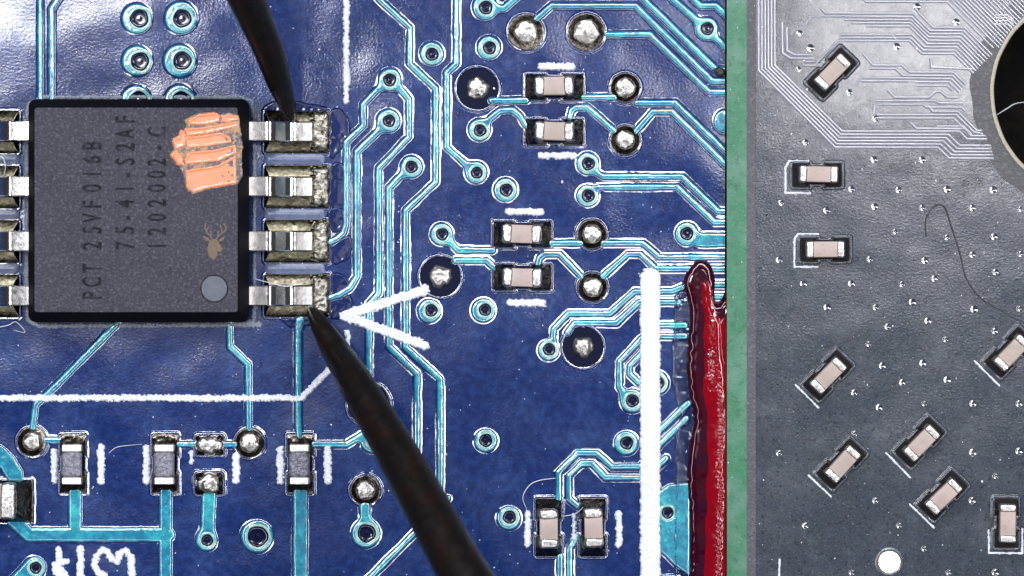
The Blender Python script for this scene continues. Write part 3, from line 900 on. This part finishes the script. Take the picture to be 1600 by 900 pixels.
# scraped patch
def off(L_): return [(260 + x / 6, 160 + y / 6) for x, y in L_]
base = off([(215, 190), (330, 125), (480, 120), (540, 140), (620, 125), (705, 150), (712, 240), (725, 300), (738, 420), (735, 700), (700, 770), (420, 822), (300, 862),
            (240, 840), (200, 700), (170, 610), (120, 580), (80, 510), (120, 450), (90, 360), (150, 340), (190, 290), (250, 270), (220, 210)])
patch = chip_field('scraped_patch', (270, 175, 388, 310), lambda X, Y: sd_poly(X, Y, base) + .9 * vnoise(X, Y, 4, 90),
                   lambda D, X, Y: ZC * 100 + np.interp(D, [-9, -2, 0, .8], [1.0, 1.0, .7, -.2]) + .3 * vnoise(X, Y, 5, 91), .8, 'ochre')
PL = [[(230, 655), (520, 610), (680, 520), (685, 765), (420, 815), (290, 852), (232, 800)],
      [(250, 490), (470, 470), (678, 420), (684, 490), (530, 560), (225, 590), (215, 560)],
      [(220, 350), (380, 335), (540, 305), (620, 340), (640, 390), (450, 420), (240, 440)],
      [(225, 270), (400, 255), (600, 220), (690, 200), (700, 240), (560, 275), (400, 310), (235, 330)],
      [(250, 190), (340, 140), (480, 125), (530, 150), (530, 195), (400, 225), (260, 225)],
      [(560, 150), (620, 135), (700, 155), (700, 185), (600, 205), (560, 195)],
      [(110, 370), (160, 350), (180, 290), (215, 320), (210, 420), (130, 450)],
      [(95, 510), (130, 470), (180, 520), (200, 600), (150, 590)]]
for i, p in enumerate(PL):
    p = off(p)
    xs = [q[0] for q in p]; ys = [q[1] for q in p]
    me = field_mesh('copper_flake', (min(xs) - 3, min(ys) - 3, max(xs) + 3, max(ys) + 3), lambda X, Y: sd_poly(X, Y, p) + .5 * vnoise(X, Y, 3, 92 + i),
                    lambda D, X, Y: ZC * 100 + np.interp(D, [-30, -3.0, -1.1, -.6, .7, 1.4], [1.5, 1.5, 2.15, 2.2, 1.6, .6]) + .05 * vnoise(X, Y, 9, 95) - .006 * (X - 300), 1.6, .8, origin=(CHX, CHY))
    link('copper_flake', me, patch, [M['copper']])
# small stag's head print
def dp(L_): return [(290 + x / 6, 330 + y / 6) for x, y in L_]
def deer(X, Y):
    d = sd_poly(X, Y, dp([(258, 295), (290, 268), (320, 270), (345, 300), (380, 362), (366, 386), (332, 384), (335, 420), (296, 466), (252, 412), (240, 370)]))
    d = np.minimum(d, sd_poly(X, Y, dp([(202, 238), (250, 258), (272, 290), (225, 282)])))
    d = np.minimum(d, sd_poly(X, Y, dp([(405, 240), (360, 268), (338, 292), (385, 282)])))
    for L_ in ([(285, 270), (268, 238), (238, 212), (216, 165), (226, 128)], [(228, 192), (255, 155)], [(274, 250), (272, 196)],
               [(325, 270), (342, 240), (378, 212), (408, 190), (414, 160), (394, 128)], [(378, 210), (362, 138)], [(340, 246), (340, 196)]):
        d = np.minimum(d, sd_line(X, Y, dp(L_), .8))
    return d
chip_field('deer_emblem', (320, 348, 362, 410), deer, lambda D, X, Y: ZC * 100 + np.interp(D, [-9, -.4, .4], [.5, .4, -.1]), .4, 'bronze', .5)

# ------------------------------------------------------------------ probes
def probe(label, pts):
    root = thing('probe', label, 'probe', PX(pts[-1][0], pts[-1][1], pts[-1][2] * S), 0, 'black test probes')
    pts = [(800 + (p[0] - 800) * (1 - p[2] / 6000), 450 + (p[1] - 450) * (1 - p[2] / 6000), p[2], p[3] * (1 - p[2] / 6000)) for p in pts]
    P = spline(pts, 10)
    rad = [max(.004, p[3] * S) for p in P]
    me = tube_mesh('needle', [Vector(PX(p[0], p[1], p[2] * S)) - root.location for p in P], rad, 40)
    link('needle', me, root, [M['probe']])
    return root
probe('upper black probe reaching down from the top edge to the first pin of the chip',
      [(330, -140, 380, 42), (357, -70, 300, 36), (386, 0, 220, 29), (408, 50, 165, 25.5), (424, 90, 122, 23), (437, 130, 80, 19.5), (447, 158, 48, 14), (454, 176, 27, 10), (457, 186, 16, 6.5), (458, 190, 12, 2)])
probe('lower black probe slanting from the bottom edge up to the last pin of the chip',
      [(868, 1130, 480, 50), (795, 1010, 410, 45), (722, 893, 335, 40), (640, 743, 225, 35), (590, 657, 160, 31), (555, 597, 115, 27.5), (528, 553, 66, 23), (505, 516, 44, 17), (492, 494, 28, 12), (486, 483, 18, 7), (484, 479, 14, 2)])

# ------------------------------------------------------------------ red lacquer run along the edge
lac = thing('red_lacquer', 'glossy dark red lacquer run dried along the right edge of the blue board', 'lacquer', PX(1100, 700))
def lac_link(name, bbox, sdf, prof, dmax, m, step=1.0):
    me = field_mesh(name, bbox, sdf, prof, dmax, step, origin=(1100, 700))
    return link(name, me, lac, [M[m]])
film = smooth([(1072, 425), (1090, 408), (1108, 412), (1117, 432), (1117, 462), (1122, 474), (1150, 482), (1150, 960), (1080, 960), (1078, 880), (1076, 800), (1074, 730), (1080, 680), (1084, 650), (1076, 610), (1073, 560), (1076, 510), (1076, 470), (1068, 446)])
def film_s(X, Y): return sd_poly(X, Y, film) + 1.2 * vnoise(X, Y, 9, 101)
def bump_(t): return np.sqrt(np.clip(1 - (1 - np.clip(t, 0, 1)) ** 2, 0, 1))
lac_link('dark_film', (1060, 400, 1133, 940), film_s,
         lambda D, X, Y: 1.0 + 8.5 * bump_(-D / 16) + .8 * vnoise(X, Y, 30, 102) + .08 * vnoise(X, Y, 6, 103) - 2 * (D > 0), 1.0, 'maroon')
run = smooth([(1094, 440), (1104, 434), (1110, 445), (1113, 468), (1122, 480), (1150, 486), (1150, 960), (1094, 960), (1098, 880), (1098, 800), (1100, 720), (1099, 660), (1093, 600), (1093, 540), (1096, 500), (1093, 470)])
def run_prof(D, X, Y):
    h = 8.0 + 5.5 * (1 - (1 - np.clip(-D / 36, 0, 1)) ** 2) + .7 * vnoise(X, Y, 34, 104) + .06 * vnoise(X, Y, 6, 105)
    # wrinkled crest falling to the board edge
    crest = 1126 + 4 * vnoise(Y * 0, Y, 40, 106) - 8 * np.clip((620 - Y) / 60, 0, 1)
    edge = np.clip((X - crest) / 9, 0, 1)
    h = h - 2.6 * edge ** 1.5 + 1.7 * vnoise(X, Y, 2.8, 107) * np.exp(-((X - crest + 2) / 3.6) ** 2) * np.clip((Y - 560) / 70, .15, 1)
    h = h + 1.6 * vnoise(X, Y, 2.6, 108) * np.exp(-((X - 1111) / 4) ** 2 - ((Y - 572) / 28) ** 2)
    return h - 1.5 * (D > 0)
lac_link('bright_run', (1084, 425, 1133.5, 940), lambda X, Y: sd_poly(X, Y, run) + 1.0 * vnoise(X, Y, 10, 108), run_prof, 1.0, 'red', .9)
edge = smooth([(1066, 440), (1062, 450), (1053, 470), (1052, 520), (1049, 560), (1050, 600), (1058, 630), (1060, 660), (1055, 680), (1056, 740), (1053, 790), (1052, 860), (1056, 960),
               (1086, 960), (1084, 800), (1082, 730), (1088, 680), (1090, 650), (1084, 610), (1080, 560), (1082, 500), (1076, 450)])
lac_link('clear_edge', (1040, 430, 1092, 940), lambda X, Y: sd_poly(X, Y, edge) + 1.8 * vnoise(X, Y, 7, 109) + .8 * vnoise(X, Y, 3, 110),
         lambda D, X, Y: np.interp(D, [-14, -9, -6, -3.6, -1.8, 0, 1.0], [2.6, 1.6, 2.2, 4.1, 3.5, .8, -.5]) + .35 * vnoise(X, Y, 5, 111), 1.0, 'clear', .9)

# ------------------------------------------------------------------ grey board
ZG = 0.16                                   # its surface stands a little above the blue one
HOLE = (1706, 146, 157)
grey = thing('circuit_board', 'grey circuit board with a bare green edge, fine parallel traces and a round hole', 'circuit board', PX(1134, 450))
GX, GY = 1134, 450
def glink(name, me, mats):
    return link(name, me, grey, mats)
DIM = [(1219, 317), (1290, 329), (1365, 323), (1439, 325), (1517, 325), (1591, 327), (1396, 362), (1477, 371), (1551, 370), (1216, 406), (1357, 405), (1443, 407),
       (1517, 398), (1592, 397), (1254, 443), (1329, 443), (1407, 444), (1458, 435), (1553, 425), (1424, 472), (1291, 480), (1366, 480), (1520, 483), (1590, 482),
       (1385, 510), (1448, 501), (1475, 530), (1552, 517), (1355, 537), (1377, 571), (1440, 567), (1408, 597), (1478, 593), (1257, 223), (1364, 250), (1439, 250),
       (1329, 296), (1402, 297), (1478, 296), (1550, 297), (1333, 613), (1372, 636), (1442, 630), (1518, 630), (1590, 630), (1518, 706), (1590, 704), (1333, 677),
       (1366, 781), (1517, 781), (1553, 743), (1257, 820), (1403, 820), (1442, 856), (1329, 893), (1553, 893), (1480, 893), (1216, 707),
       (1248, 53), (1265, 76), (1246, 109), (1325, 145), (1366, 186), (1399, 74), (1431, 12), (1492, 36)]
DIM = [(x, y, random.uniform(4.4, 6.2)) for x, y in DIM]
g1 = plate('substrate', 1135, -160, 2000, 1060, -0.6, ZG, M['green'], None, hole=HOLE, side=M['green'])
g1.parent = grey; g1.location = (-grey.location.x, -grey.location.y, 0)
def gplate(name, me_o):
    me_o.parent = grey; me_o.location = (-grey.location.x, -grey.location.y, 0)
gp = plate('edge_strip', 1166, -160, 1184, 1060, ZG - .02, ZG + .006, M['greyedge']); gplate('e', gp)
gp = plate('solder_mask', 1180, -160, 2000, 1060, ZG - .02, ZG + .012, M['grey'], hole=(HOLE[0], HOLE[1], HOLE[2] + 4), pits=[(x, y, r, 16) for x, y, r in DIM]); gplate('m', gp)
ZM = (ZG + .012) * 100                     # mask surface in pixels
def gfield(name, bbox, sdf, prof, dmax, mats, step=1.0, midx=None):
    me = field_mesh(name, bbox, sdf, prof, dmax, step, origin=(GX, GY), midx=midx)
    return glink(name, me, mats)

GPROF = [(-2.5, -.25), (-2.0, .30), (-.8, .74), (0, .80), (.8, .74), (2.0, .30), (2.5, -.25)]
def gtrace(pts):
    me = sweep_mesh('trace', pts, GPROF, ZM, origin=(GX, GY))
    return glink('trace', me, [M['greytrace']])
# bundle that comes down the left, crosses diagonally and runs to the hole
for k in range(6):
    pts = [(1209 - 5 * k, -40), (1209 - 5 * k, 103 + 1.6 * k), (1314 - 2.1 * k, 206 + 5 * k)]
    if k == 0: pts += [(1497, 206), (1509, 218), (1540, 218)]
    else:
        j = k - 1
        pts += [(1480 - 4.2 * j, 206 + 5 * k), (1497 - 4.0 * j, 206 + 5 * k + 17), (1546 + 1.2 * j, 206 + 5 * k + 17)]
    gtrace(pts)
# nine lines stepping down to the right
for i in range(9):
    y = 44 + 5.1 * i; xe = 1505 - 2.1 * i
    t = (1634 - xe - y) / 2
    end = [(xe, y), (xe + t, y + t)]
    if i == 0: pts = [(1428, 13), (1436, 24), (1456, 44)]
    elif i <= 5:
        yl = 22 + 5.0 * (i - 1); xb = 1424 - 1.2 * (i - 1)
        x0 = (1288, 1266, 1318, 1329, 1352)[i - 1]
        pts = [(x0, yl), (xb, yl), (xb + (y - yl), y)]
        if i == 1: pts = [(1281, 14)] + pts
        if i == 2: pts = [(1257, 40)] + pts
    else:
        yl = 55 + 5 * (i - 6); xb = 1423 - 2 * (i - 6)
        pts = [(1312 - 2 * (i - 6), yl), (xb, yl), (xb + (y - yl), y)]
        if i == 8: pts = [(1276, 99)] + pts
    gtrace(pts + end)
# diagonal comb from the top edge
for j in range(-1, 12):
    x0 = 1483 + 7.1 * j
    t = (1634 - x0) / 2
    if j == -1: gtrace([(1342, -6), (1352, 4), (1478, 4), (1550, 76)])
    else: gtrace([(x0 - 30, -30), (x0 + t, t)])
for j in range(13, 18):
    x0 = 1478 + 7.1 * j
    t = max(4, (1622 - x0) / 2)
    gtrace([(x0 - 30, -30), (x0 + t, t)])
for y in (25, 29.5, 34, 39):
    gtrace([(1551, y), (1573, y), (1581, y + 7)])
OTHER = [
    [(1347, 85), (1362, 103), (1407, 103), (1420, 114), (1488, 114), (1507, 133)],
    [(1356, 108), (1397, 108), (1409, 119), (1486, 119), (1503, 136)],
    [(1335, 133), (1345, 122), (1402, 123), (1484, 124), (1500, 140)],
    [(1344, 127.5), (1418, 127.5)],
    [(1430, 129), (1481, 129), (1497, 145)],
    [(1430, 134.5), (1478, 134.5), (1486, 142)],
    [(1385, 141), (1396, 153), (1450, 153), (1460, 144), (1468, 144), (1478, 153), (1494, 153)],
    [(1368, 158.5), (1459, 158.5), (1466, 162), (1503, 162)],
    [(1372, 164), (1440, 164), (1446, 168.5), (1500, 168.5), (1506, 174)],
    [(1448, 166), (1456, 175), (1494, 175), (1524, 205), (1532, 205)],
    [(1368, 180), (1492, 180), (1519, 207), (1534, 210)],
    [(1366, 185.5), (1488, 185.5), (1510, 207), (1514, 213), (1538, 213)],
    [(1462, 198), (1503, 198), (1516, 211)],
    [(1420, 192), (1430, 201.5), (1505, 202)],
    [(1365, 165), (1364, 182)],
    [(1221, 36), (1221, 84), (1234, 92.5), (1270, 92.5)],
    [(1228, 44), (1228, 80), (1240, 87), (1268, 87)],
    [(1255, 97.5), (1273, 97.5)],
    [(1253, 103.5), (1273, 103.5)],
    [(1392, 55), (1400, 66)], [(1452, 92), (1453, 106), (1520, 109)],
]
for p in OTHER: gtrace(p)

# dimples of the covered vias
def dimple_mesh():
    seg = 16
    rings = [(5.03, .0), (4.7, -.04), (4.3, -.17), (2.3, -.92), (1.6, -1.06), (.8, -1.1)]
    V, F = [], []
    for r, z in rings:
        for s in range(seg):
            a = 2 * PI * s / seg
            V.append((r * math.cos(a) * S, r * math.sin(a) * S, z * S))
    for i in range(len(rings) - 1):
        for s in range(seg):
            F.append((i * seg + s, i * seg + (s + 1) % seg, (i + 1) * seg + (s + 1) % seg, (i + 1) * seg + s))
    V.append((0, 0, -1.1 * S)); c = len(V) - 1; b = (len(rings) - 1) * seg
    for s in range(0, seg, 2): F.append((b + s, b + s + 1, b + (s + 2) % seg, c))
    return mesh_np('via', V, F)
dm = dimple_mesh()
for x, y, r in DIM:
    o = glink('via', dm, [M['dimple']])
    o.location = ((x - GX) * S, (GY - y) * S, ZM * S); o.scale = (r / 5, r / 5, 1)

# round hole: pale lip and dark wall
def hole_rim():
    seg = 160
    hx, hy, hr = HOLE
    rings = [(hr + 36, -.1), (hr + 30, .35), (hr + 12, .5), (hr + 4, .8), (hr + 2, 1.9), (hr - .5, 1.8), (hr - 2, -.5), (hr - 3, -9), (hr - 3, -70)]
    V, F, mi = [], [], []
    for r, z in rings:
        for s in range(seg):
            a = 2 * PI * s / seg
            rr = r + (2.2 * math.sin(7 * a) + 1.3 * math.sin(23 * a)) * (1 if r > hr + 6 else .15)
            V.append(((hx + rr * math.cos(a) - GX) * S, (GY - hy + rr * math.sin(a)) * S, (ZM + z) * S))
    for i in range(len(rings) - 1):
        for s in range(seg):
            F.append((i * seg + s, i * seg + (s + 1) % seg, (i + 1) * seg + (s + 1) % seg, (i + 1) * seg + s))
            mi.append(0 if i < 3 else (1 if i < 6 else 2))
    me = mesh_np('hole_rim', V, F, True, None, mi)
    return glink('hole_rim', me, [M['greyedge'], M['rim'], M['wall']])
hole_rim()
# gold fiducial
gfield('fiducial', (1364, 853, 1412, 901), lambda X, Y: sd_disc(X, Y, 1388, 877, 17),
       lambda D, X, Y: ZM + np.interp(D, [-30, -1.5, 0, 1, 2.2, 5.4, 6.2], [.8, .8, .3, .3, 1.5, 0, -.3]), 6.2, [M['goldfid'], M['grey']], .9,
       midx=lambda d: (d > 0).astype(np.int32))

# pads and parts of the grey board
gcap_pad = pad_pair_mesh('solder_pad', 80, 39, 58, 27, 5, 10, lip=1.8)
gcap_pad.name = 'grey_solder_pad'
A45 = math.radians(46)
GREY_CAPS = [
    (1298, 115, A45, 'pale slanted capacitor beside the fine traces at the top of the grey board'),
    (1275, 274, 0, 'pale level capacitor on the grey board, the upper of two level ones'),
    (1287, 390, 0, 'pale level capacitor on the grey board, the lower of two level ones'),
    (1292, 586, A45, 'pale slanted capacitor alone in the middle of the grey board, nearest the green edge'),
    (1575, 550, A45, 'pale slanted capacitor at the right edge, under the end of the dark hair'),
    (1313, 724, A45, 'pale slanted capacitor lowest beside the green edge, left of the other slanted ones'),
    (1435, 690, A45, 'pale slanted capacitor directly above another slanted one in the lower right group'),
    (1471, 773, A45, 'pale slanted capacitor directly above and right of the round gold dot'),
    (1570, 816, PI / 2, 'pale upright capacitor in the lower right corner of the grey board'),
]
for x, y, rz, lab in GREY_CAPS:
    o = glink('solder_pad', gcap_pad, [M['grey'], M['blackpad']])
    o.location = ((x - GX) * S, (GY - y) * S, ZM * S); o.rotation_euler = (0, 0, rz)
    chip_cap(lab, x, y, rz, 'small pale capacitors on the grey board', L=60, W_=26, z=ZM * S, tl=12, smooth=True)
# thin white corner marks next to them
def gmark(pts, r=1.2):
    bb = bbox_of([(pts, r)], [], [], 5)
    gfield('printed_mark', bb, lambda X, Y: sd_line(X, Y, pts, r) + .5 * vnoise(X, Y, 3, 120),
           lambda D, X, Y: ZM + np.where(D > 0, -.2, 1.4), .6, [M['silk']], .8)
for pts in ([(1262, 252), (1232, 252), (1226, 262), (1226, 302), (1264, 302)], [(1277, 366), (1246, 366), (1240, 374), (1240, 417), (1276, 417)],
            [(1242, 601), (1277, 636)], [(1521, 564), (1559, 602)], [(1262, 742), (1297, 775)], [(1383, 707), (1420, 745)], [(1420, 787), (1457, 823)],
            [(1543, 827), (1543, 863), (1595, 863), (1595, 825)], [(1217, 873), (1216, 905)]):
    gmark(pts)

# ------------------------------------------------------------------ hairs, dirt, dust
def strand(name, label, cat, pts, rad, m, z):
    P = spline([(x, y) for x, y in pts], 7)
    x0, y0 = pts[0]
    root = thing(name, label, cat, PX(x0, y0, z))
    V = [Vector(PX(p[0], p[1], z + .006)) - root.location for p in P]
    n = len(V)
    r = [rad * S * (0.5 + 0.5 * math.sin(PI * min(1, .15 + i / n * 1.0))) for i in range(n)]
    link('strand', tube_mesh(name, V, r, 6), root, [M[m]])
strand('hair', 'dark curved hair lying across the right side of the grey board', 'hair',
       [(1445, 370), (1445, 343), (1457, 323), (1473, 323), (1483, 350), (1497, 393), (1507, 433), (1527, 463), (1553, 480), (1583, 497), (1620, 515)], 1.25, 'hair', ZM * S)
strand('fibre', 'pale thin fibre curling above the upright capacitor at the bottom of the blue board', 'fibre',
       [(868, 747), (845, 750), (830, 756), (820, 768), (817, 780), (823, 796)], .8, 'fibre', .02)
strand('fibre', 'short pale fibre bridging the two upright capacitors', 'fibre', [(880, 806), (896, 803), (906, 797), (913, 789)], .7, 'fibre', .10)
strand('fibre', 'silvery fibre lying against the last pin of the chip', 'fibre', [(400, 436), (423, 442), (445, 447), (463, 445), (484, 438)], .9, 'fibre', .16)
strand('fibre', 'pale looped fibre between two pins at the far left of the chip', 'fibre', [(-10, 246), (2, 245), (8, 250), (10, 262), (8, 274)], .9, 'fibre', .12)
strand('fibre', 'pale crossed fibre near the lower corner of the chip at the left edge', 'fibre', [(-5, 512), (14, 508), (26, 503), (40, 519), (22, 516)], .8, 'fibre', .05)
strand('fibre', 'faint fibre between two resistors below the chip', 'fibre', [(170, 708), (182, 699), (200, 696), (222, 694)], .6, 'fibre', .01)
strand('fibre', 'pale fibre lying inside the round hole of the grey board', 'fibre', [(1562, 178), (1578, 168), (1592, 160), (1612, 157)], .9, 'fibre', -.4)

soot = thing('dirt_crumb', 'small black crumb of dirt where traces meet the green edge near the top', 'dirt', PX(1124, 112))
def soot_mesh():
    bm = bmesh.new()
    bmesh.ops.create_icosphere(bm, subdivisions=3, radius=.085)
    for v in bm.verts:
        n = float(vnoise(v.co.x * 100 + 40, v.co.y * 100 + v.co.z * 60, 4, 130))
        v.co = Vector((v.co.x * (1.1 + .35 * n), v.co.y * (.85 + .3 * n), v.co.z * .7 + .04))
    for f in bm.faces: f.smooth = True
    me = bpy.data.meshes.new('crumb'); bm.to_mesh(me); bm.free(); return me
link('crumb', soot_mesh(), soot, [M['soot']])

def dust():
    bm = bmesh.new()
    n = 0
    while n < 560:
        x, y = random.uniform(0, 1600), random.uniform(0, 900)
        if 1132 < x < 1136 or (45 < x < 398 and 150 < y < 510): continue
        if math.hypot(x - HOLE[0], y - HOLE[1]) < HOLE[2] + 4: continue
        z = .002 if x < 1132 else ZM * S + .002
        r = random.choice((.4, .5, .6, .7, 1.0)) * (1.7 if random.random() < .06 else 1) * S
        bmesh.ops.create_icosphere(bm, subdivisions=1, radius=r,
                                   matrix=Matrix.Translation(PX(x, y, z)) @ Matrix.Rotation(random.uniform(0, 6), 4, 'Z') @ Matrix.Diagonal((random.uniform(.7, 1.8), 1, .6, 1)))
        n += 1
    me = bpy.data.meshes.new('dust'); bm.to_mesh(me); bm.free()
    o = link('dust', me, None, [M['dust']])
    o['kind'] = 'stuff'
    o['label'] = 'pale dust specks scattered over both circuit boards'
    o['category'] = 'dust'
dust()
